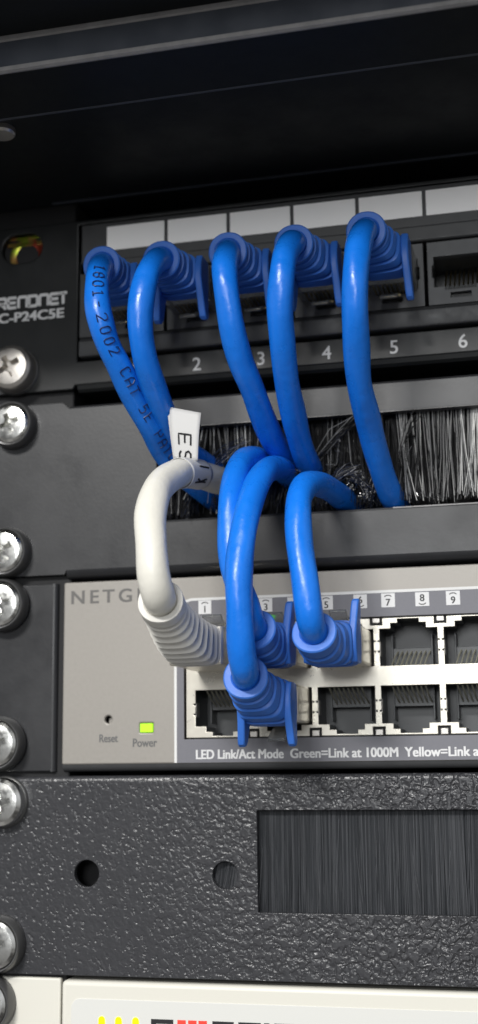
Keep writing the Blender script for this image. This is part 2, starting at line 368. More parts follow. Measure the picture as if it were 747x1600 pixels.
# ------------------------------------------------------------------ rack frame
rack = empty('rack_frame', (-12, 5, 140), 'black steel rack frame with a deep top rail overhanging the whole picture', 'rack frame')
build(MB().box(-60, 1.6, 1.8, 30, -90, 139), 'post', M['void'], rack, bevel=0.4)
build(MB().box(-75, RX, -44, 60, 138.8, 144.1), 'top_rail', M['steel_dark'], rack, bevel=0.5)
build(MB().box(-75, RX, -62.3, -43.7, 138.3, 145.0), 'front_lip', M['steel_dark'], rack, bevel=0.35)
build(MB().box(-75, RX, -63.2, -62.2, 138.0, 145.1), 'lip_face', M['rail_lit'], rack, bevel=0.3)
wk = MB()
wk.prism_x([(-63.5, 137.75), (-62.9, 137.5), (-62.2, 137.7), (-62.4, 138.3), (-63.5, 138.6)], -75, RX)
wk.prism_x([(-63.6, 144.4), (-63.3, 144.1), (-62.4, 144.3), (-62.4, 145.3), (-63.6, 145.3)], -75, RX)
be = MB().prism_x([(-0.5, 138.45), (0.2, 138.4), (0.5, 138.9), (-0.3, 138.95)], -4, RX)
build(be, 'back_edge', M['rail_lit'], rack)
for part_ in ('edge_highlight_wear',): build(wk, part_, M['edge_highlight_wear'], rack)  # pale strips paint the bright lines along the lip's rubbed edges
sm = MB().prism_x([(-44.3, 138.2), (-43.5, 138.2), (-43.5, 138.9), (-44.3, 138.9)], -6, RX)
build(sm, 'seam', M['rail_lit'], rack, bevel=0.1)
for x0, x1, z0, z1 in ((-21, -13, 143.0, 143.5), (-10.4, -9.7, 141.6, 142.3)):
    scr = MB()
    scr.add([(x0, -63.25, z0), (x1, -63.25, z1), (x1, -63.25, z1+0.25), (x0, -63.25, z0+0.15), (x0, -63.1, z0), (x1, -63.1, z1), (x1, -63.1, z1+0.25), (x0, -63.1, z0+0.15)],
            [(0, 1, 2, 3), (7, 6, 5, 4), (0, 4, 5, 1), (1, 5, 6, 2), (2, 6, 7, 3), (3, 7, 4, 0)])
    build(scr, 'scratch', M['edge_highlight_wear'], rack, smooth=False)
build(MB().box(-75, RX, -103, -63.3, 145.2, 175).box(-75, RX, -63.3, -60, 145.3, 175), 'rail_cover', M['steel_dark'], rack, bevel=0.5)
build(MB().box(-75, RX, 60, 64, -95, 150).box(RX, RX+4, 2, 64, -95, 150), 'back_light_block', M['void'], rack)  # unseen black back and side, added to stop light behind the gaps
build(MB().lathe([(0, 0), (2.6, 0.1), (3.0, 0.6), (3.0, 1.6), (0, 1.6)], 24), 'rail_bolt', M['screw_dull'], rack)
rb = bpy.data.objects[[o.name for o in rack.children if o.name.startswith('rail_bolt')][0]]
rb.rotation_euler = (math.radians(90), 0, 0); rb.location = Vector((0.0+12, -39-5, 137.2-140))*S
for v in rb.data.vertices: v.co = v.co+Vector((-12, 5, 140))*S
# cage nut behind the empty hole
nut = empty('cage_nut', (-11.9, 3, 127), 'yellow zinc cage nut seen through the empty oval mounting hole', 'nut')
build(MB().lathe([(2.6, -0.6), (3.1, -0.9), (4.6, -0.9), (5.0, -0.4), (5.0, 3), (2.6, 3)], 36, (-11.2, 2.6, 126.4)), 'nut_body', M['nut'], nut)
cg = MB(); cg.box(-16.5, -7.0, 1.5, 2.2, 128.9, 130.1); cg.box(-16.5, -7.2, 1.2, 2.0, 130.6, 131.4)
build(cg, 'cage', M['nut'], nut, bevel=0.15)

# ------------------------------------------------------------------ patch panel
patch = empty('patch_bay', (40, 0, 89), 'black patch panel with white blank labels and numbered jacks across the top', 'patch panel')
pp = [(-40, 90.4), (2.0, 90.4), (2.6, 91.4), (RX, 91.4), (RX, 133.3), (-40, 133.3)]
plate('faceplate', [pp, rect(-17.2, -6.6, 124.0, 131.6, 3.7), rect(3.0, RX-2, 97.2, 132.2)], 0, 1.8, M['patch_black'], patch, 0.3)
# rolled lower lip
build(MB().prism_x([(0.25, 91.5), (0.6, 90.4), (1.4, 89.8), (14, 89.8), (14, 91.3), (1.5, 91.5)], 3, RX), 'lower_lip', M['patch_black'], patch)
build(MB().box(3, RX, 13.5, 60, 92, 132), 'chassis_light_block', M['void'], patch)  # unseen black box added behind the panel so gaps stay dark
PITCH = 15.49; J0 = 10.2
bz = MB()
bz.prism_x([(-1.3, 97.9), (-1.5, 98.3), (-1.5, 101.6), (-0.6, 102.7), (6, 102.7), (6, 97.9)], 3.9, RX-3)       # ledge below the jacks
bz.prism_x([(-0.9, 118.3), (-1.2, 118.6), (-1.2, 121.8), (-0.9, 122.1), (6, 122.1), (6, 118.3)], 3.9, RX-3)     # strip above the jacks
bz.prism_x([(-0.2, 122.1), (-0.2, 131.9), (6, 131.9), (6, 122.1)], 3.9, RX-3)                                    # label channel
bz.prism_x([(-1.2, 102.7), (-1.2, 122.0), (5, 122.0), (5, 102.7)], 3.9, 9.0)                                    # left cheek
build(bz, 'bezel', M['bezel'], patch, bevel=0.2)
def jack(i):
    x0 = J0+PITCH*i; xc = x0+PITCH/2-0.35
    w = PITCH/2-0.42
    hole = [(xc-5.9, 107.2), (xc-3.4, 107.2), (xc-3.4, 106.4), (xc+3.4, 106.4), (xc+3.4, 107.2), (xc+5.9, 107.2),
            (xc+5.9, 109.3), (xc+6.3, 109.5), (xc+6.3, 112.3), (xc+5.9, 112.5), (xc+5.9, 114.4), (xc-5.9, 114.4),
            (xc-5.9, 112.5), (xc-6.3, 112.3), (xc-6.3, 109.5), (xc-5.9, 109.3)]
    slot = rect(xc-2.3, xc+2.3, 104.4, 105.6)
    o = plate('jack', [rect(xc-w, xc+w, 102.9, 118.0), hole, slot], -0.4, 1.6, M['jack'], patch, 0.15)
    b = MB(); b.box(xc-6.6, xc+6.6, 12, 13, 104, 115); b.box(xc-7, xc-6.4, 1.5, 13, 104, 115); b.box(xc+6.4, xc+7, 1.5, 13, 104, 115)
    b.box(xc-7, xc+7, 1.5, 13, 114.6, 115.4); b.box(xc-7, xc+7, 1.5, 13, 103, 104)
    build(b, 'housing', M['socket'], o)
    c = MB()
    for k in range(8):
        x = xc+(k-3.5)*1.02
        c.rod([(x, 2.0, 108.0), (x, 5, 111.5), (x, 9, 114.2)], 0.2, 6)
    build(c, 'contacts', M['gold'], o)
    lt = MB(); lt.box(xc-1.9, xc+1.9, 0.1, 2, 103.2, 104.5); lt.box(xc-3.1, xc+3.1, 0.0, 1.5, 105.9, 106.6)
    build(lt, 'latch_step', M['jack'], o, bevel=0.15)
    plate('label', [rect(x0+0.35, x0+PITCH-0.55, 124.55, 130.65, 0.15)], -0.5, -0.1, M['strip_paper'], patch)
    text('number', str(i+1), xc-0.1, None, 92.5, 3.15, -0.03, M['print_white'], patch, heavy=0.05)
for i in range(7): jack(i)
# lettering on the left of the panel, drawn as squared strokes
def letters(parent, m, glyphs, x0, pitch, z0, h, w, sw, y):
    mb = MB()
    for i, g in enumerate(glyphs):
        for st in g: ribbon(mb, [(x0+i*pitch+px*w, z0+pz*h) for px, pz in st], sw, y-0.04, y+0.03)
    return build(mb, 'lettering', m, parent, smooth=False)
gT = [[(0, 1), (1, 1)], [(.5, 1), (.5, -.08)]]
gTe = [[(-.2, 1), (.7, 1)], [(.25, 1), (.25, -.08)]]
gR = [[(0, -.08), (0, 1), (.85, 1), (1, .85), (1, .6), (.85, .45), (0.05, .45)], [(.5, .45), (1, -.08)]]
gE = [[(1, 0), (.12, 0), (0, .12), (0, .88), (.12, 1), (1, 1)], [(0, .5), (.92, .5)]]
gN = [[(0, -.08), (0, .85), (.15, 1), (.85, 1), (1, .85), (1, -.08)]]
gD = [[(0, 0), (0, 1), (.8, 1), (1, .8), (1, .2), (.8, 0), (-.1, 0)]]
letters(patch, M['print_white'], [gT, gR, gE, gN, gD, gN, gE, gTe], -20.9, 2.79, 112.5, 2.55, 2.2, 0.72, -0.03)
text('lettering', 'TC-P24C5E', -20.3, -0.7, 108.85, 2.35, -0.03, M['print_white'], patch, heavy=0.14)

# ------------------------------------------------------------------ brush panels
ub = empty('brush_panel', (40, 0, 45), 'smooth charcoal panel whose brush slot swallows the blue cables', 'brush panel')
plate('faceplate', [[(-40, 45.6), (0.5, 45.6), (0.9, 46.6), (RX, 46.6), (RX, 85.6), (1.2, 85.6), (-0.6, 87.2), (-40, 87.2)],
                    rect(23.0, RX-4, 57.0, 79.0, 0.4)], 0, 1.8, M['plate'], ub)
lip = MB()
lip.prism_x([(0, 46.6), (0.12, 46.0), (0.5, 45.3), (1.1, 44.75), (2, 44.45), (4, 44.4), (24, 44.4), (24, 46.6)], 0.9, RX)
lip.prism_x([(0, 85.6), (24, 85.6), (24, 86.5), (2.2, 86.5), (1.2, 86.45), (0.5, 86.2), (0.12, 85.9)], 1.2, RX)
build(lip, 'flange', M['plate'], ub)
rim = MB()
rim.prism_x([(-0.1, 56.7), (-0.12, 56.9), (0.0, 57.08), (0.2, 57.15), (1.9, 57.15), (1.9, 56.6), (0.1, 56.6)], 23, RX-4)
rim.prism_x([(0.1, 79.4), (-0.1, 79.2), (-0.12, 79.0), (0.1, 78.85), (1.9, 78.85), (1.9, 79.4)], 23, RX-4)
build(rim, 'slot_edge', M['plate'], ub)
build(MB().prism_x([(-0.16, 56.85), (-0.1, 57.12), (0.3, 57.2), (0.3, 56.9)], 78, RX-4), 'slot_edge_highlight', M['edge_highlight_wear'], ub)  # pale strip paints the highlight along the slot's lower edge
build(MB().box(2, RX, 12, 60, 47, 85), 'chassis_light_block', M['void'], ub)  # unseen black box added to block light behind the brush slot
build(MB().box(23.2, RX, 8.5, 10, 55, 80).box(20, 23.2, 2, 10, 55, 80).box(20, RX, 2, 10, 54, 56.8), 'backing', M['void'], ub)
build(MB().box(23, RX, 1.9, 6.5, 79.2, 84), 'brush_holder', M['steel_dark'], ub, bevel=0.3)
def strand_mesh(strands, r):
    mb = MB()
    for s in strands: mb.rod(s, r*random.uniform(0.75, 1.25), 4, r*0.7)
    return mb
st = []
entry = [(35, 64), (37, 68), (50, 69), (53.5, 70), (55, 65), (59.2, 68), (67, 60), (77.5, 60)]
def clump(x): return 1.6*math.sin(x*0.9)+1.1*math.sin(x*2.3+1)+0.7*math.sin(x*5.1+2)
def lean(x): return 1.5+1.1*math.sin(x*0.55+0.6)+0.9*math.sin(x*1.9)+0.5*math.sin(x*4.3+1)+(1.6 if x > 93.5 else 0)+0.5
pale = []; glint = []
for k in range(1900):
    x = random.uniform(22.5, 112); y = random.uniform(3.0, 6.5)
    push = 0; side = 0
    for ex, ez in entry:
        d = x-ex; g = math.exp(-(d/4.0)**2); push += g*0.9; side += (1 if d > 0 else -1)*g*2.2
    push = min(push, 1.5)
    tipx = x+0.6*clump(x)+side+random.gauss(0, 0.9); tipz = random.gauss(58.7, 0.6)
    out = -random.random()*5.0*push if random.random() < 0.7 else 0
    if x > 79: out -= max(0, lean(x)+random.gauss(0, 0.6))
    if push > 0.6 and random.random() < 0.5: tipz = random.uniform(60, 70)
    midx = (x*0.6+tipx*0.4)
    chance = 0.40 if x > 93.5 else 0.20 if x > 79 else 0.07 if x < 46 else 0.02  # share of strands given the painted glint colours
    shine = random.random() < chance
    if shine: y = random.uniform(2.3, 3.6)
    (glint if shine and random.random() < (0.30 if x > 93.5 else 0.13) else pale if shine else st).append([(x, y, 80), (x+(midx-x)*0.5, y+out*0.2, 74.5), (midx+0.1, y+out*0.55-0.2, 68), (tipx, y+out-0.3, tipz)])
# frizzy ends where the cables push through
for cx_, cz_, sx_, sz_, n_ in ((70.5, 63.2, 2.8, 1.1, 110), (72.5, 60.2, 1.4, 0.9, 60), (57.5, 66.8, 1.3, 1.8, 70), (44.5, 70.5, 2.2, 1.4, 60), (84.5, 59.5, 2.0, 0.6, 24), (66, 72, 0.7, 2.5, 14)):
    for k in range(n_):
        p = Vector((random.gauss(cx_, sx_*.6), random.uniform(-2.5, 1.5), random.gauss(cz_, sz_*.6)))
        d = Vector((random.gauss(0, 1), random.gauss(-0.3, .6), random.gauss(0.2, 1))).normalized()*random.uniform(0.3, 0.8)
        bnd = Vector((random.gauss(0, .25), 0, random.gauss(0, .25)))
        (pale if random.random() < 0.2 else st).append([p, p+d*0.5+bnd, p+d])
ob_ = build(strand_mesh(st, 0.105), 'bristles', M['bristle'], ub); ob_['kind'] = 'stuff'
ob_ = build(strand_mesh(glint, 0.085), 'painted_glint_bristles', M['bristle_glint'], ub); ob_['kind'] = 'stuff'
ob_ = build(strand_mesh(pale, 0.085), 'painted_glint_bristles', M['bristle_sheen'], ub); ob_['kind'] = 'stuff'
# stray splayed strands in front of the slot
st = []; sp = []
for x0, z0, x1, z1, y0, y1, n in ((61, 69.5, 71, 78.5, 0.5, -0.8, 18), (79.5, 68, 83.5, 77.8, 0.2, -0.9, 8), (31, 76.5, 36, 69, 0.5, -2.5, 16), (44, 75, 37, 68, 0.5, -3.5, 16), (64, 63, 70, 66, -1, -3, 18), (73, 61, 70, 64.5, -1, -3, 18)):
    for k in range(n):
        a = Vector((x0+random.gauss(0, .5), y0+random.uniform(0, 2), z0+random.gauss(0, .5))); b = Vector((x1+random.gauss(0, 1.1), y1+random.uniform(0, 2), z1+random.gauss(0, .6)))
        mid = (a+b)/2+Vector((random.gauss(0, .3), -0.4, random.gauss(0, .5)+0.6)); (sp if random.random() < 0.3 else st).append([b, mid, a])
ob_ = build(strand_mesh(st, 0.1), 'stray_bristles', M['bristle'], ub); ob_['kind'] = 'stuff'
ob_ = build(strand_mesh(sp, 0.08), 'stray_bristles', M['bristle_sheen'], ub); ob_['kind'] = 'stuff'  # pale strays carry painted sheen too

lb = empty('brush_panel', (40, 0, -44), 'black panel in wrinkled powder coat with two round holes and a straight brush', 'brush panel')
plate('faceplate', [rect(-40, RX, -43.9, -1.9), rect(46.0, RX-4, -29.9, -8.4, 0.2), circle(6.75, -22.1, 2.95), circle(38.8, -22.2, 2.95)], 0, 1.8, M['wrinkle'], lb, 0.12)
build(MB().prism_x([(0.05, -1.9)]+[(1.2-1.15*math.cos(math.radians(a)), -1.9+1.15*math.sin(math.radians(a))) for a in range(15, 91, 15)]+[(14, -0.75), (14, -1.9)], -40, RX), 'top_flange', M['wrinkle'], lb)
build(MB().box(2, RX, 12, 60, -42, -2), 'chassis_light_block', M['void'], lb)  # unseen black box added to stop light showing through holes and gap
build(MB().box(-20, 30, 8, 10, -43, -2), 'backing', M['void'], lb)
st = []
for k in range(5200):
    x = random.uniform(33, 112); y = random.uniform(2.0, 3.4); t = 0.15*math.sin(x*1.7)+random.gauss(0, 0.16)
    if x < 43: t += -1.6
    st.append([(x, y, -6.5), (x+t*0.3, y, -14), (x+t, y-0.1, -24), (x+t*1.5, y+random.gauss(0, .2), -33)])
random.shuffle(st)
ob_ = build(strand_mesh(st[:3600], 0.085), 'bristles', M['bristle_matt'], lb); ob_['kind'] = 'stuff'
ob_ = build(strand_mesh(st[3600:], 0.075), 'bristles', M['bristle_grey'], lb); ob_['kind'] = 'stuff'
sp = []
for k in range(14):
    x = random.uniform(46.5, 108); t = random.gauss(0, 0.6); z1 = random.uniform(-24, -29); z0 = random.uniform(-9, -18)
    sp.append([(x, 1.9, z0), (x+t*0.4, 1.2, (z0+z1)/2), (x+t, 1.0, z1)])
sp.append([(59.6, 1.6, -20), (59.3, -0.1, -28), (58.7, -0.35, -34)])
ob_ = build(strand_mesh(sp, 0.06), 'stray_bristles', M['bristle_grey'], lb); ob_['kind'] = 'stuff'
sp = []
for k in range(20):
    x = random.uniform(35.5, 42.5); sp.append([(x+0.9, 1.95, -18), (x, 1.85, -22), (x-1.0, 1.9, -26.5)])
ob_ = build(strand_mesh(sp, 0.07), 'stray_bristles', M['bristle_grey'], lb); ob_['kind'] = 'stuff'
build(MB().box(30, RX, 4.2, 6, -40, -3).box(30, RX, 1.7, 5, -6.5, -3.5), 'backing', M['void'], lb)

# ------------------------------------------------------------------ network switch
sw = empty('network_switch', (40, 0, 1), 'grey network switch with two rows of metal framed ports and a lime power light', 'network switch')
ear = MB(); ear.prism_x([(0.7, 0.3), (0.7, 43.6), (2.2, 43.6), (2.2, 0.3)], -40, -2.2)
build(ear, 'mounting_ear', M['plate'], sw, bevel=0.3)
bend = MB()
pr = [(-2.6, 0.7)]+[(-2.6+1.3*math.sin(math.radians(a)), 2.0-1.3*math.cos(math.radians(a))) for a in range(0, 91, 15)]+[(-1.3, 12), (-2.8, 12), (-2.8, 2.2)]
n = len(pr); bend.add([(x, y, 0.3) for x, y in pr]+[(x, y, 43.6) for x, y in pr], [(i, (i+1) % n, (i+1) % n+n, i+n) for i in range(n)]+[tuple(range(n-1, -1, -1)), tuple(range(n, 2*n))])
build(bend, 'ear_bend', M['plate'], sw)
build(MB().box(-0.6, RX, 14.5, 60, 1.2, 43.8).box(-0.6, 28, 5, 14.4, 1.2, 43.8).box(28, RX, 5, 14.4, 33.6, 43.8).box(28, RX, 5, 14.4, 1.2, 6.6), 'chassis_light_block', M['void'], sw)
FX0, FX1, FZ0, FZ1 = 30.0, 128, 7.4, 32.6
plate('front_bezel', [rect(0.45, RX, 1.8, 43.6, 0.5), circle(11.6, 11.8, 0.85, 20), rect(19.15, 22.3, 8.7, 10.85, 0.2), rect(FX0-0.45, FX1, FZ0-0.3, FZ1+0.35)], 0, 1.3, M['silver'], sw, 0.35)
sl = [(27.9, 1.95), (RX-1, 1.95), (RX-1, 38.1)]+[(31.9-4*math.sin(math.radians(a)), 34.1+4*math.cos(math.radians(a))) for a in range(0, 91, 10)]
plate('ports_surround', [sl, rect(FX0-0.45, FX1, FZ0-0.3, FZ1+0.35)], -0.05, 0.2, M['slate'], sw)
tr = MB(); ribbon(tr, [(27.6, 1.95)]+[(31.9-4.3*math.sin(math.radians(a)), 34.1+4.3*math.cos(math.radians(a))) for a in range(90, -1, -10)]+[(RX-1, 38.4)], 0.6, -0.1, 0.2)
build(tr, 'trim_line', M['silver_edge'], sw, smooth=False)
build(MB().box(11.3, 13, 1.5, 3, 10.8, 12.2), 'reset_button', M['silver'], sw)
plate('power_light', [rect(19.25, 22.2, 8.8, 10.75, 0.2)], -0.08, 1.5, M['lime'], sw, 0.06)
text('lettering', 'Reset', 9.55, 13.9, 6.75, 1.75, -0.02, M['print_dark'], sw, heavy=0.05)
text('lettering', 'Power', 17.55, 23.2, 5.6, 1.85, -0.02, M['print_dark'], sw, heavy=0.05)
text('lettering', 'NETGEAR', 2.4, 28.6, 38.55, 3.05, -0.02, M['print_grey'], sw, space=1.35, heavy=0.1)
for s_, a, b in (('LED Link/Act Mode', 32.4, 52.2), ('Green=Link at 1000M', 53.8, 77.3), ('Yellow=Link at 100M', 78.8, 102)):
    text('lettering', s_, a, b, 2.75, 2.0, -0.08, M['print_white'], sw, heavy=0.09)
lo = MB().prism_x([(0.25, 1.85), (0.35, 1.3), (0.8, 0.6), (1.6, 0.25), (8, 0.2), (8, 1.9)], 0.5, RX)
build(lo, 'lower_edge', M['bezel'], sw)
COLX = [32.19+6.25+13.97*c for c in range(6)]
ZB, ZT = 13.85, 26.25                        # centres of the two rows
def port_hole(xc, zc, up):
    s = 1 if up else -1                      # bottom row: latch side down
    p = [(-6.3, -4.05), (6.3, -4.05), (6.3, -1.1), (6.75, -1.1), (6.75, -0.75), (6.3, -0.75), (6.3, 1.15), (6.75, 1.15), (6.75, 1.5), (6.3, 1.5),
         (6.3, 4.0), (3.85, 4.0), (3.85, 5.2), (2.35, 5.2), (2.35, 6.1), (-2.35, 6.1), (-2.35, 5.2), (-3.85, 5.2), (-3.85, 4.0), (-6.3, 4.0),
         (-6.3, 1.5), (-6.75, 1.5), (-6.75, 1.15), (-6.3, 1.15), (-6.3, -0.75), (-6.75, -0.75), (-6.75, -1.1), (-6.3, -1.1)]
    return [(xc+x, zc+s*z) for x, z in p]
outl = [(FX0, FZ0)]
mids = [COLX[0]-6.98+13.97*k for k in range(1, 6)]
for m_ in mids: outl += [(m_-1.35, FZ0), (m_-1.35, FZ0+1.75), (m_+1.35, FZ0+1.75), (m_+1.35, FZ0)]
outl += [(FX1-1, FZ0), (FX1-1, FZ1)]
for m_ in reversed(mids): outl += [(m_+1.35, FZ1), (m_+1.35, FZ1-1.55), (m_-1.35, FZ1-1.55), (m_-1.35, FZ1)]
outl += [(FX0, FZ1)]
pf = plate('port_frame', [outl]+[port_hole(x, ZB, False) for x in COLX]+[port_hole(x, ZT, True) for x in COLX], 0.35, 0.8, M['tin'], sw, 0.1)
for m_ in mids:
    build(MB().box(m_-1.5, m_+1.5, 0.81, 0.88, FZ0-0.25, FZ0+1.9), 'tab_slot_shade', M['void'], pf); build(MB().box(m_-1.5, m_+1.5, 0.81, 0.88, FZ1-1.7, FZ1+0.25), 'tab_slot_shade', M['void'], pf)  # black sheets stand in for the shade inside the slots
    build(MB().box(m_-0.85, m_+0.85, 0.5, 1.0, FZ0-0.1, FZ0+1.25), 'grounding_tab', M['tab'], pf, bevel=0.15)
    build(MB().box(m_-0.85, m_+0.85, 0.5, 1.0, FZ1-1.05, FZ1+0.1), 'grounding_tab', M['tab'], pf, bevel=0.15)
def socket(xc, zc, up):
    s = 1 if up else -1
    b = MB()
    def bx(x0, x1, y0, y1, z0, z1): b.box(xc+x0, xc+x1, y0, y1, zc+min(s*z0, s*z1), zc+max(s*z0, s*z1))
    bx(-6.9, 6.9, 11, 12, -5, 6.6); bx(-6.95, -6.45, 0.85, 14, -4.8, 6.6); bx(6.45, 6.95, 0.85, 14, -4.8, 6.6)
    bx(-6.9, 6.9, 0.9, 14, -4.9, -4.3); bx(-6.9, 6.9, 0.9, 14, 6.25, 6.7)
    bx(-6.5, -3.95, 1.2, 9, 4.1, 6.2); bx(3.95, 6.5, 1.2, 9, 4.1, 6.2)
    bx(-3.95, -2.45, 2.2, 9, 5.2, 6.2); bx(2.45, 3.95, 2.2, 9, 5.2, 6.2)
    bx(-4.4, 4.4, 7.2, 11.2, -4.2, 0.2); bx(-4.6, -4.2, 6.6, 11, -4.2, 3.2); bx(4.2, 4.6, 6.6, 11, -4.2, 3.2)
    o = build(b, 'port', M['socket'], sw, bevel=0.1)
    c = MB()
    for k in range(8):
        x = xc+(k-3.5)*1.02
        c.rod([(x-0.35, 1.5, zc-s*3.9), (x+0.05, 4.2, zc-s*1.9), (x+0.4, 7.5, zc-s*0.5)], 0.19, 6)
    build(c, 'contacts', M['pin'], o)
    g = MB(); g.box(xc-6.42, xc-6.2, 1.0, 3.4, zc-1.9, zc+1.3); g.box(xc+6.2, xc+6.42, 1.0, 3.4, zc-1.9, zc+1.3)
    build(g, 'ground_spring', M['tab'], o, bevel=0.08)
for x in COLX:
    socket(x, ZB, False); socket(x, ZT, True)
# number badges over the ports
badge = [(34.6, 36.5, '1', 1), (41.8, 36.5, '2', 0), (48.75, 36.45, '3', 1), (55.2, 36.4, '4', 0), (62.5, 36.4, '5', 1), (70.1, 36.4, '6', 0), (76.25, 36.4, '7', 1), (83.7, 36.35, '8', 0), (90.35, 36.35, '9', 1), (97.6, 36.3, '10', 0)]
for x, z, s_, odd in badge:
    bd = plate('port_badge', [rect(x-1.5, x+1.5, z-1.5, z+1.55, 0.08)], -0.12, 0.1, M['print_white'], sw)
    text('badge_number', s_, x, None, z-1.15+0.75*(not odd), 1.5, -0.14, M['ink'], bd, heavy=0.04)
    arc = MB(); sg = 1 if odd else -1
    ribbon(arc, [(x+0.75*math.cos(math.radians(a)), z+sg*(0.72+0.4*math.sin(math.radians(a)))) for a in range(10, 171, 16)], 0.2, -0.16, -0.05)
    build(arc, 'badge_arc', M['ink'], bd, smooth=False)
ld = MB()
for x in (50.1,): ld.box(x-0.8, x+0.8, -0.25, 0.3, 33.5, 34.2)
build(ld, 'link_light', M['green'], sw, bevel=0.1)

# ------------------------------------------------------------------ white firewall appliance
fw = empty('firewall_appliance', (40, 0, -60), 'off white appliance at the bottom edge with yellow lights and a red and black name', 'appliance')
build(MB().box(1.4, RX, -0.8, 40, -85, -44.9), 'case', M['fw_white'], fw, bevel=1.0, seg=4)
build(MB().box(-40, 0.9, 0.0, 1.8, -85, -44.6), 'mounting_ear', M['fw_white'], fw, bevel=0.4)
gr = MB(); g0 = [(3.6, -85), (3.6, -50.6)]+[(5.9-2.3*math.cos(math.radians(a)), -50.6+2.3*math.sin(math.radians(a))) for a in range(15, 91, 15)]+[(RX, -48.3)]
pl_loop = [(3.8, -85), (3.8, -50.6)]+[(5.9-2.1*math.cos(math.radians(a)), -50.6+2.1*math.sin(math.radians(a))) for a in range(15, 91, 15)]+[(RX, -48.5), (RX, -85)]
plate('label_panel', [pl_loop], -0.95, 0, M['fw_panel'], fw, 0.1)
for x in (10.95, 14.8, 18.7):
    plate('status_light', [[(x-0.75, -56)]+[(x-0.75*math.cos(math.radians(a)), -52.8+0.8*math.sin(math.radians(a))) for a in range(0, 181, 15)]+[(x+0.75, -56)]], -1.06, -0.9, M['yellow'], fw)
fl = MB(); zt = -52.2; h = 5.2
def blk(x0, x1, z0, z1, mb): mb.box(x0, x1, -1.0, -0.9, z0, z1)
for x0, w, g in ((22.2, 5.0, 'F'), (35.9, 4.7, 'R'), (41.6, 4.9, 'T'), (47.2, 1.1, 'I'), (49.4, 4.4, 'N'), (55.0, 4.0, 'E'), (60.0, 4.6, 'T')):
    t = 1.15
    if g in 'FREN': blk(x0, x0+t, zt-h, zt, fl)
    if g in 'FRE': blk(x0+t, x0+w, zt-t*0.8, zt, fl); blk(x0+t, x0+w*0.85, zt-h*0.62, zt-h*0.42, fl)
    if g == 'E': blk(x0+t, x0+w, zt-h, zt-h+t*0.8, fl)
    if g == 'R': blk(x0+w-t, x0+w, zt-h*0.42, zt-t*0.8, fl); blk(x0+w-t, x0+w, zt-h, zt-h*0.62, fl)
    if g == 'T': blk(x0, x0+w, zt-t*0.8, zt, fl); blk(x0+w/2-t/2, x0+w/2+t/2, zt-h, zt-t*0.8, fl)
    if g == 'I': blk(x0, x0+t, zt-h, zt, fl)
    if g == 'N': blk(x0+t, x0+w-t, zt-t*0.8, zt, fl); blk(x0+w-t, x0+w, zt-h, zt, fl)
build(fl, 'lettering', M['ink'], fw, smooth=False)
rd = MB()
for cx_ in (28.1, 30.5, 32.8):
    for rz_ in (0, 1, 2): 
        if not (cx_ == 30.6 and rz_ == 1): blk(cx_, cx_+1.9, zt-1.55-1.85*rz_, zt-1.85*rz_, rd)
build(rd, 'red_emblem', M['red'], fw, smooth=False, bevel=0.05)

# ------------------------------------------------------------------ screws
def screw_head(R, H, ang, dull):
    prof = [(0, -H)]
    if dull: prof += [(R*0.55, -H+0.05), (R*0.8, -H+0.3), (R*0.95, -H+0.9), (R, -H+1.6), (R, -0.2), (0, -0.2)]
    else: prof += [(R*0.6, -H+0.06), (R*0.85, -H+0.3), (R*0.97, -H+0.75), (R, -H+1.2), (R, -1.0), (0, -1.0)]
    mb = MB(); mb.lathe(prof, 56)
    me = bpy.data.meshes.new('head'); me.from_pydata([v*S for v in mb.v], [], mb.f)
    bm = bmesh.new(); bm.from_mesh(me); bmesh.ops.remove_doubles(bm, verts=bm.verts, dist=1e-7); bmesh.ops.recalc_face_normals(bm, faces=bm.faces); bm.to_mesh(me); bm.free()
    o = bpy.data.objects.new('head', me); COL.objects.link(o)
    cut = MB(); L = R*0.62; w = R*0.155
    for a in (0, 90, 180, 270):
        a = math.radians(a+ang); ca, sa = math.cos(a), math.sin(a)
        def q(u, v, y): return (u*ca-v*sa, y, u*sa+v*ca)
        cut.add([q(-w, -w, -H-1), q(L, -w, -H-1), q(L, w, -H-1), q(-w, w, -H-1), q(-w*.6, -w*.6, -H+1.9), q(L*.55, -w*.6, -H+1.9), q(L*.55, w*.6, -H+1.9), q(-w*.6, w*.6, -H+1.9)],
                [(0, 1, 2, 3), (7, 6, 5, 4), (0, 4, 5, 1), (1, 5, 6, 2), (2, 6, 7, 3), (3, 7, 4, 0)])
    # a small square core joins the arms (driver recess)
    a = math.radians(45+ang)
    r2 = R*0.33
    def q2(k, r, y): t = a+math.pi/2*k; return (r*math.cos(t), y, r*math.sin(t))
    cut.add([q2(k, r2, -H-1) for k in range(4)]+[q2(k, r2*.6, -H+2.0) for k in range(4)], [(0, 1, 2, 3), (7, 6, 5, 4)]+[(k, k+4, (k+1) % 4+4, (k+1) % 4) for k in range(4)])
    cm = bpy.data.meshes.new('cut'); cm.from_pydata([v*S for v in cut.v], [], cut.f)
    bm = bmesh.new(); bm.from_mesh(cm); bmesh.ops.recalc_face_normals(bm, faces=bm.faces); bm.to_mesh(cm); bm.free()
    co = bpy.data.objects.new('cut', cm); COL.objects.link(co)
    md = o.modifiers.new('b', 'BOOLEAN'); md.operation = 'DIFFERENCE'; md.solver = 'EXACT'; md.object = co; md.use_self = True
    dg = bpy.context.evaluated_depsgraph_get(); dg.update()
    out = bpy.data.meshes.new_from_object(o.evaluated_get(dg))
    bpy.data.objects.remove(o); bpy.data.objects.remove(co)
    return out
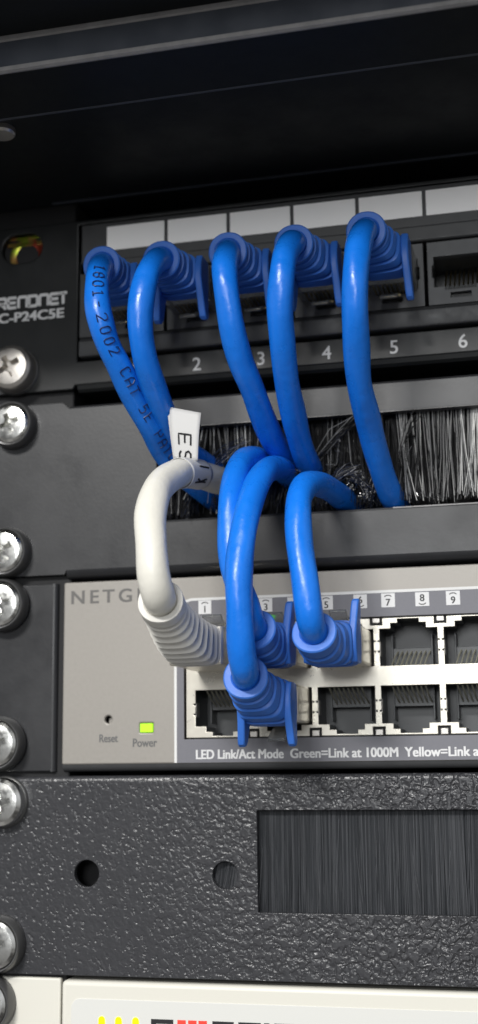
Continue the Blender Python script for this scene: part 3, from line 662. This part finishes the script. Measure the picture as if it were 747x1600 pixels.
SCREWS = [
    ('dome_screw', 5.55, 5.3, 28, True, 'large domed satin screw under the white model lettering of the patch panel'),
    ('cup_screw', 4.75, 3.9, 22, False, 'upper screw of the smooth charcoal panel in a black cup washer'),
    ('cup_screw', 5.0, 3.9, 33, False, 'lower screw of the smooth charcoal panel in a black cup washer'),
    ('cup_screw', 5.2, 3.9, 8, False, 'upper screw of the grey switch mounting ear'),
    ('cup_screw', 5.2, 3.9, 15, False, 'lower screw of the grey switch mounting ear'),
    ('pan_screw', 5.5, 3.9, 5, True, 'upper screw of the wrinkled black panel without a cup washer'),
    ('cup_screw', 5.3, 3.9, 12, False, 'lower screw of the wrinkled black panel sunk in a dark cup washer'),
    ('cup_screw', 5.3, 3.9, 40, False, 'screw in the off white mounting ear at the bottom left corner')]
for (nm, R_, H_, an, dull, lab), (x, y, z) in zip(SCREWS, SCREW_SPOTS):
    r = empty(nm, (x, 0, z), lab, 'screw', 'screws down the left mounting rail')
    me = screw_head(R_, H_, an, dull)
    finish('head', me, M['screw_dull'] if nm == 'dome_screw' else M['screw'], r, angle=25)
    if nm == 'cup_screw':
        Rw = R_+0.12
        wm = MB().lathe([(Rw-0.3, -1.0), (Rw, -3.0), (Rw+0.12, -3.35), (Rw+0.34, -3.4), (Rw+0.52, -3.2), (Rw+0.85, -1.2), (Rw+1.0, -0.1), (Rw+0.9, 0.05), (Rw-0.3, 0.05)], 56)
    else:
        wm = MB().lathe([(R_-1, -0.7), (R_+0.1, -0.7), (R_+0.35, -0.4), (R_+0.4, 0.05), (R_-1, 0.05)], 56)
    for v in wm.v: v += Vector((x, 0, z))
    build(wm, 'washer', M['washer'], r, angle=50)

# ------------------------------------------------------------------ patch cables
def tube(mb, path, r, seg=28, lump=0.02, seed=0):
    fr = frames(path); n = len(fr); rnd = random.Random(seed); ph = rnd.uniform(0, 6); vs = []; fs = []
    f1, f2 = rnd.uniform(.16, .24), rnd.uniform(.07, .12); s = 0
    for i, (p, t, a, b) in enumerate(fr):
        if i: s += (fr[i][0]-fr[i-1][0]).length
        for k in range(seg):
            an = 2*math.pi*k/seg
            rr = r*(1+lump*math.cos(2*an+s*f1*1.7+ph)+lump*.7*math.cos(3*an-s*f2*3+ph*2)+lump*.6*math.sin(s*f2*4+ph))
            vs.append(p+a*(rr*math.cos(an))+b*(rr*math.sin(an)))
    for i in range(n-1):
        for k in range(seg): fs.append((i*seg+k, (i+1)*seg+k, (i+1)*seg+(k+1) % seg, i*seg+(k+1) % seg))
    fs.append(tuple(range(seg))); fs.append(tuple((n-1)*seg+k for k in range(seg-1, -1, -1)))
    mb.add(vs, fs); return fr
def bezier(p0, p1, p2, p3, n):
    out = []
    for i in range(n+1):
        t = i/n; out.append(p0*(1-t)**3+p1*3*t*(1-t)**2+p2*3*t*t*(1-t)+p3*t**3)
    return out
def boot_mesh(path, up, hw0, hh0, r1, ribs, bore, rib_depth=0.75, start=0.14, lip=0.0, soft=False):
    """ribbed strain relief: rounded rectangle at the plug end, round mouth at the cable end"""
    mb = MB(); seg = 44; fr = []; n = len(path)
    for i in range(n):
        t = (path[min(i+1, n-1)]-path[max(i-1, 0)]).normalized(); b = (up-t*up.dot(t)).normalized(); fr.append((path[i], t, t.cross(b), b))
    vs = []; rows = 0
    def row(fi, hw, hh, e, adv=0.0):
        nonlocal rows
        p, t, a, b = fr[fi]
        for k in range(seg):
            an = 2*math.pi*k/seg; c, s_ = math.cos(an), math.sin(an)
            vs.append(p+t*adv+a*(hw*math.copysign(abs(c)**(2/e), c))+b*(hh*math.copysign(abs(s_)**(2/e), s_)))
        rows += 1
    row(0, 0.01, 0.01, 2)
    for i in range(n):
        u = i/(n-1)
        k = min(1, max(0, u/0.85)); k = k*k*(3-2*k)
        hw = hw0+(r1-hw0)*k; hh = hh0+(r1-hh0)*k; e = 5-2.9*k
        g = 0
        if u > start:
            w = ((u-start)/(1-start)*ribs) % 1.0
            # saw-tooth rings: each ring stands proud at its cable side and drops into a narrow groove
            g = 1.0 if w < 0.24 else max(0.0, 0.26-(w-0.24)*0.26/0.76)
            if soft: g = 1-math.exp(-((w-0.5)/0.17)**2)
            elif w > 0.93: g = max(g, (w-0.93)/0.07*0.5)
        d = rib_depth*g
        if u > (0.9 if soft else 0.97): d = 0
        row(i, hw-d, hh-d, e)
    row(n-1, r1+lip-0.25, r1+lip-0.25, 2.1, 0.25); row(n-1, bore+0.35, bore+0.35, 2, 0.3); row(n-1, bore, bore, 2, 0.0); row(n-4, bore, bore, 2); row(n-5, 0.01, 0.01, 2)
    fs = []
    for i in range(rows-1):
        for k in range(seg): fs.append((i*seg+k, i*seg+(k+1) % seg, (i+1)*seg+(k+1) % seg, (i+1)*seg+k))
    mb.add(vs, fs); return mb
def ear_mesh(p, axis, side, up, x, tip, thick):
    """flat paddle beside the latch: outline in the axis/up plane, thickness sideways; up points at the latch side"""
    o = p+side*x
    #        along axis (towards cable), towards latch
    pts = [(-2.2, -4.2), (3.0, -4.2), (4.4, -1.5), (4.6, 1.5), (3.8, 4.0), (2.9, tip-1.6), (2.4, tip-0.5), (1.5, tip), (0.4, tip-0.2), (-0.5, tip-1.1), (-1.4, 4.2), (-2.2, 2)]
    n = len(pts); vs = []
    for sg in (-1, 1):
        for a, b in pts:
            flare = max(0, b-2)*0.07*(1 if x > 0 else -1)
            vs.append(o+axis*a+up*b+side*(sg*thick/2+flare))
    mb = MB(); mb.add(vs, [tuple(range(n-1, -1, -1)), tuple(range(n, 2*n))]+[(i, (i+1) % n, (i+1) % n+n, i+n) for i in range(n)])
    return mb
def make_cable(key, xp, zp, latch, label, group, shield, kind):
    """xp, zp: middle of the plug in its port; latch +1 up / -1 down"""
    mouth = Vector(MOUTHS[key]); pts = [Vector(p) for p in CORDS[key]]
    root = empty('patch_cable', (xp, 0, zp), label, 'cable', group)
    upv = Vector((0, 0, latch)); ax = Vector((0, -1, 0)); side = Vector((1, 0, 0))
    white = kind == 'white'
    d_sh = {'trend': 10.5, 'switch': 13.0, 'white': 21.5}[kind]
    sh = Vector((xp, -d_sh, zp))
    out_dir = (pts[0]-mouth).normalized()
    k = (mouth-sh).length
    mix = {'trend': 0.2, 'switch': 0.75, 'white': 1.0}[kind]
    end_dir = (ax*(1-mix)+out_dir*mix).normalized()
    path = bezier(sh, sh+ax*k*0.38, mouth-end_dir*k*0.38, mouth, 84)
    jack_m = M['white'] if white else M['blue']; boot_m = M['white_boot'] if white else M['boot']
    r = 3.12 if white else 2.72
    inner = [path[-12], path[-6], mouth]
    cp = spline(inner+pts, 0.6)
    mb = MB(); fr = tube(mb, cp, r, lump=0.026, seed=sum(map(ord, key)))
    build(mb, 'cord', jack_m, root)
    if white: bm_ = boot_mesh(path, upv, 5.4, 4.4, 4.45, 9, r-0.05, 0.62, 0.02, 0.15, True)
    elif kind == 'trend': bm_ = boot_mesh(path, upv, 5.3, 4.4, 4.3, 4, r-0.05, 0.95, 0.2)
    else: bm_ = boot_mesh(path, upv, 5.7, 4.8, 4.5, 4, r-0.05, 0.8, 0.2)
    bt = build(bm_, 'boot', boot_m, root, angle=40)
    if not white:
        for sx in (-1, 1):
            build(ear_mesh(sh+ax*(2.2 if kind == 'switch' else 1.5), ax, side, upv, sx*4.85, 9.0 if kind == 'switch' else 10.6, 1.6), 'boot_ear', boot_m, bt, bevel=0.35, seg=3)
    # plug body, latch and contacts
    pb = MB()
    y0 = -d_sh+0.1
    if white:
        pb.box(xp-5.85, xp+5.85, y0, 8, zp-4.1, zp+4.1)
    else: pb.box(xp-5.85, xp+5.85, y0, 8, zp-3.9, zp+3.9)
    plug = build(pb, 'plug', M['shield'] if shield else M['clear'], root, bevel=0.5)
    lt = MB(); z0 = zp+latch*4.0
    prof = [(2, z0), (-1.5, z0+latch*1.4), (-5.5, z0+latch*2.6), (-8.2, z0+latch*3.9), (-8.5, z0+latch*3.3), (-5.5, z0+latch*1.8), (-1.5, z0+latch*0.5)]
    lt.prism_x(prof, xp-(2.2 if white else 1.9), xp+(2.2 if white else 1.9))
    build(lt, 'latch', M['clear'], plug, bevel=0.15)
    if kind == 'trend':
        gc = MB()
        for q in range(8): gc.box(xp+(q-3.5)*1.02-0.15, xp+(q-3.5)*1.02+0.15, -6, 4, zp-4.05, zp-3.7)
        gc.box(xp-2.2, xp+2.2, -3.0, -2.6, zp-5.6, zp-5.2)
        build(gc, 'plug_contacts', M['gold'], plug)
    return root, cp, fr, r
GT = 'blue patch cables plugged into the patch panel'; GS = 'cables plugged into the switch'
JX = [J0+PITCH*i+PITCH/2-0.35 for i in range(5)]; ZJ = 110.6
nm = ['first jack from the left, printed with dark lettering along its jacket', 'second jack from the left, passing behind the white tag', 'jack numbered three, slanting down to the slot',
      'jack numbered four, just right of the slanting one', 'jack numbered five, rightmost of the top row']
cabs = {}
for i, key in enumerate(('C1', 'C2', 'C3', 'C4', 'C5')):
    cabs[key] = make_cable(key, JX[i], ZJ, -1, 'blue cable in the '+nm[i], GT, False, 'trend')
cabs['N3'] = make_cable('N3', COLX[1], ZT-0.2, 1, 'blue cable in the upper switch row half hidden behind another blue cable', GS, True, 'switch')
cabs['N4'] = make_cable('N4', COLX[1], ZB+0.2, -1, 'blue cable in the lower switch row, hanging in front of the others', GS, True, 'switch')
cabs['N5'] = make_cable('N5', COLX[2], ZT-0.2, 1, 'blue cable in the upper switch row under badge five, rightmost of the switch cables', GS, True, 'switch')
cabs['W1'] = make_cable('W1', COLX[0], ZT-0.2, 1, 'white cable with a ribbed white boot and a paper tag, in the first switch port', GS, True, 'white')

# printed jacket lettering: stroke letters laid on the cable surface
G5 = {'1': [[(.2, .8), (.5, 1), (.5, 0)], [(.2, 0), (.8, 0)]], '8': [[(.15, .5), (.1, .75), (.3, 1), (.7, 1), (.9, .75), (.85, .5), (.15, .5), (.05, .25), (.3, 0), (.7, 0), (.95, .25), (.85, .5)]],
      '0': [[(.1, .2), (.1, .8), (.3, 1), (.7, 1), (.9, .8), (.9, .2), (.7, 0), (.3, 0), (.1, .2)]], '-': [[(.2, .45), (.8, .45)]],
      '2': [[(.1, .8), (.3, 1), (.7, 1), (.9, .8), (.9, .6), (.1, 0), (.95, 0)]], 'C': [[(.9, .85), (.7, 1), (.3, 1), (.1, .8), (.1, .2), (.3, 0), (.7, 0), (.9, .15)]],
      'A': [[(.05, 0), (.05, .7), (.35, 1), (.65, 1), (.95, .7), (.95, 0)], [(.05, .42), (.95, .42)]], 'T': [[(0, 1), (1, 1)], [(.5, 1), (.5, 0)]],
      '5': [[(.9, 1), (.15, 1), (.1, .55), (.65, .6), (.9, .4), (.85, .12), (.65, 0), (.1, .05)]], 'E': [[(.9, 1), (.1, 1), (.1, 0), (.9, 0)], [(.1, .5), (.75, .5)]],
      'P': [[(.1, 0), (.1, 1), (.75, 1), (.9, .8), (.9, .6), (.75, .45), (.1, .45)]], 'H': [[(.1, 0), (.1, 1)], [(.9, 0), (.9, 1)], [(.1, .5), (.9, .5)]]}
def cable_print(root, cp, r, s_text, s0, pitch, h, w, sw, face0, face1):
    fr = frames(cp); L = [0]
    for i in range(1, len(fr)): L.append(L[-1]+(fr[i][0]-fr[i-1][0]).length)
    mb = MB()
    def at(s, t, lift):
        j = 0
        while j < len(L)-2 and L[j+1] < s: j += 1
        f = (s-L[j])/(L[j+1]-L[j]); p = fr[j][0].lerp(fr[j+1][0], f); tt = (fr[j+1][0]-fr[j][0]).normalized()
        face = face0.lerp(face1, min(1, s/(s0+pitch*len(s_text))))
        nrm = (face-tt*face.dot(tt)).normalized(); sd = nrm.cross(tt)          # sd: letter 'up' across the cable
        an = t/r; return p+(nrm*math.cos(an)+sd*math.sin(an))*(r*1.05+lift)
    for i, ch in enumerate(s_text):
        for stroke in G5.get(ch, []):
            pts = []
            for (a, b), (c, d) in zip(stroke, stroke[1:]):
                for q in range(4): pts.append((a+(c-a)*q/4, b+(d-b)*q/4))
            pts.append(stroke[-1])
            P3 = [at(s0+i*pitch+px*w, (pz-0.5)*h, 0.0) for px, pz in pts]
            mb.rod(P3, sw/2, 5)
    return build(mb, 'jacket_lettering', M['cord_ink'], root)
root, cp, fr, r = cabs['C1']
cd = [o for o in root.children if o.name.startswith('cord')][0]
cable_print(cd, cp, r, '1801-2002 CAT 5E PATCH', 11.0, 2.3, 2.2, 1.5, 0.26, Vector((0.5, -0.85, 0.1)), Vector((0.12, -0.9, 0.3)))

# ------------------------------------------------------------------ paper tag on the white cable
root, cp, fr, r = cabs['W1']
tag_ = empty('cable_tag', TAG_SPOTS[3], 'folded white paper tag stuck round the white cable like a flag', 'tag')
F = frames(cp)
near = [i for i, (p, t, a, b) in enumerate(F) if -26 < p.y < -13.5]
wr = MB(); seg = 36; vs = []; fs = []
for i in near:
    p, t, a, b = F[i]
    for k in range(seg):
        an = 2*math.pi*k/seg; vs.append(p+a*((r+0.22)*math.cos(an))+b*((r+0.22)*math.sin(an)))
for i in range(len(near)-1):
    for k in range(seg): fs.append((i*seg+k, (i+1)*seg+k, (i+1)*seg+(k+1) % seg, i*seg+(k+1) % seg))
wr.add(vs, fs)
w_ob = build(wr, 'wrap', M['paper'], tag_)
so = w_ob.modifiers.new('thick', 'SOLIDIFY'); so.thickness = 0.12*S
A, B, C_, D = [Vector(v) for v in TAG_SPOTS]
def flag(name, shift, curl):
    mb = MB(); nu, nv = 8, 12; vs = []
    for j in range(nv+1):
        v = j/nv
        for i in range(nu+1):
            u = i/nu; p = (A.lerp(B, u)).lerp(D.lerp(C_, u), v)
            p = p+Vector((0, -1, 0))*(curl*math.sin(math.pi*v)*0.8+shift[1]*(1-v))+Vector((shift[0]*(1-v), 0, shift[2]*(1-v))); vs.append(p)
    W1_ = nu+1
    mb.add(vs, [(j*W1_+i, j*W1_+i+1, (j+1)*W1_+i+1, (j+1)*W1_+i) for j in range(nv) for i in range(nu)])
    o = build(mb, name, M['paper'], tag_); s2 = o.modifiers.new('thick', 'SOLIDIFY'); s2.thickness = 0.14*S; s2.offset = -1
    return o
flag('flag', (0, 0, 0), 0.6); flag('flag', (-0.7, -0.5, -0.5), 0.2)
# tag lettering runs down the flag
tl = MB()
gl = {'E': G5['E'], 'S': [[(.9, .85), (.7, 1), (.3, 1), (.1, .8), (.2, .58), (.8, .42), (.9, .2), (.7, 0), (.3, 0), (.1, .15)]]}
ux = (B-A).normalized(); dz = (D-A).normalized()
for ch, v0 in (('E', 0.47), ('S', 0.80)):
    for stroke in gl[ch]:
        pts = []
        for (a, b), (c, d) in zip(stroke, stroke[1:]):
            for q in range(4): pts.append((a+(c-a)*q/4, b+(d-b)*q/4))
        pts.append(stroke[-1])
        P3 = []
        for a, b in pts:                                   # rotated a quarter turn clockwise: right -> down, up -> right
            u = 0.28+b*0.44; v = v0+a*0.26
            P3.append((A.lerp(B, u)).lerp(D.lerp(C_, u), v)+Vector((0, -1, 0))*(0.6*math.sin(math.pi*min(1, v))*0.8+0.1))
        tl.rod(P3, 0.2, 5)
build(tl, 'tag_lettering', M['ink'], tag_)
wl = MB()
def on_wrap(s, an):
    i = near[int(max(0, min(1, s))*(len(near)-1))]; p, t, a, b = F[i]
    d = (Vector((1, -0.1, -0.25)).normalized()*math.cos(an)+Vector((0, 0, 1))*math.sin(an)); d = (d-t*d.dot(t)).normalized()
    return p+d*(r+0.3)
for st_ in ([(.42, .55), (.9, .5)], [(.3, -.55), (.8, -.5)], [(.52, -.5), (.35, -.2)], [(.52, -.5), (.75, -.25)]):
    (s0, a0), (s1, a1) = st_
    wl.rod([on_wrap(s0+(s1-s0)*q/6, a0+(a1-a0)*q/6) for q in range(7)], 0.2, 5)
build(wl, 'tag_lettering', M['ink'], tag_)
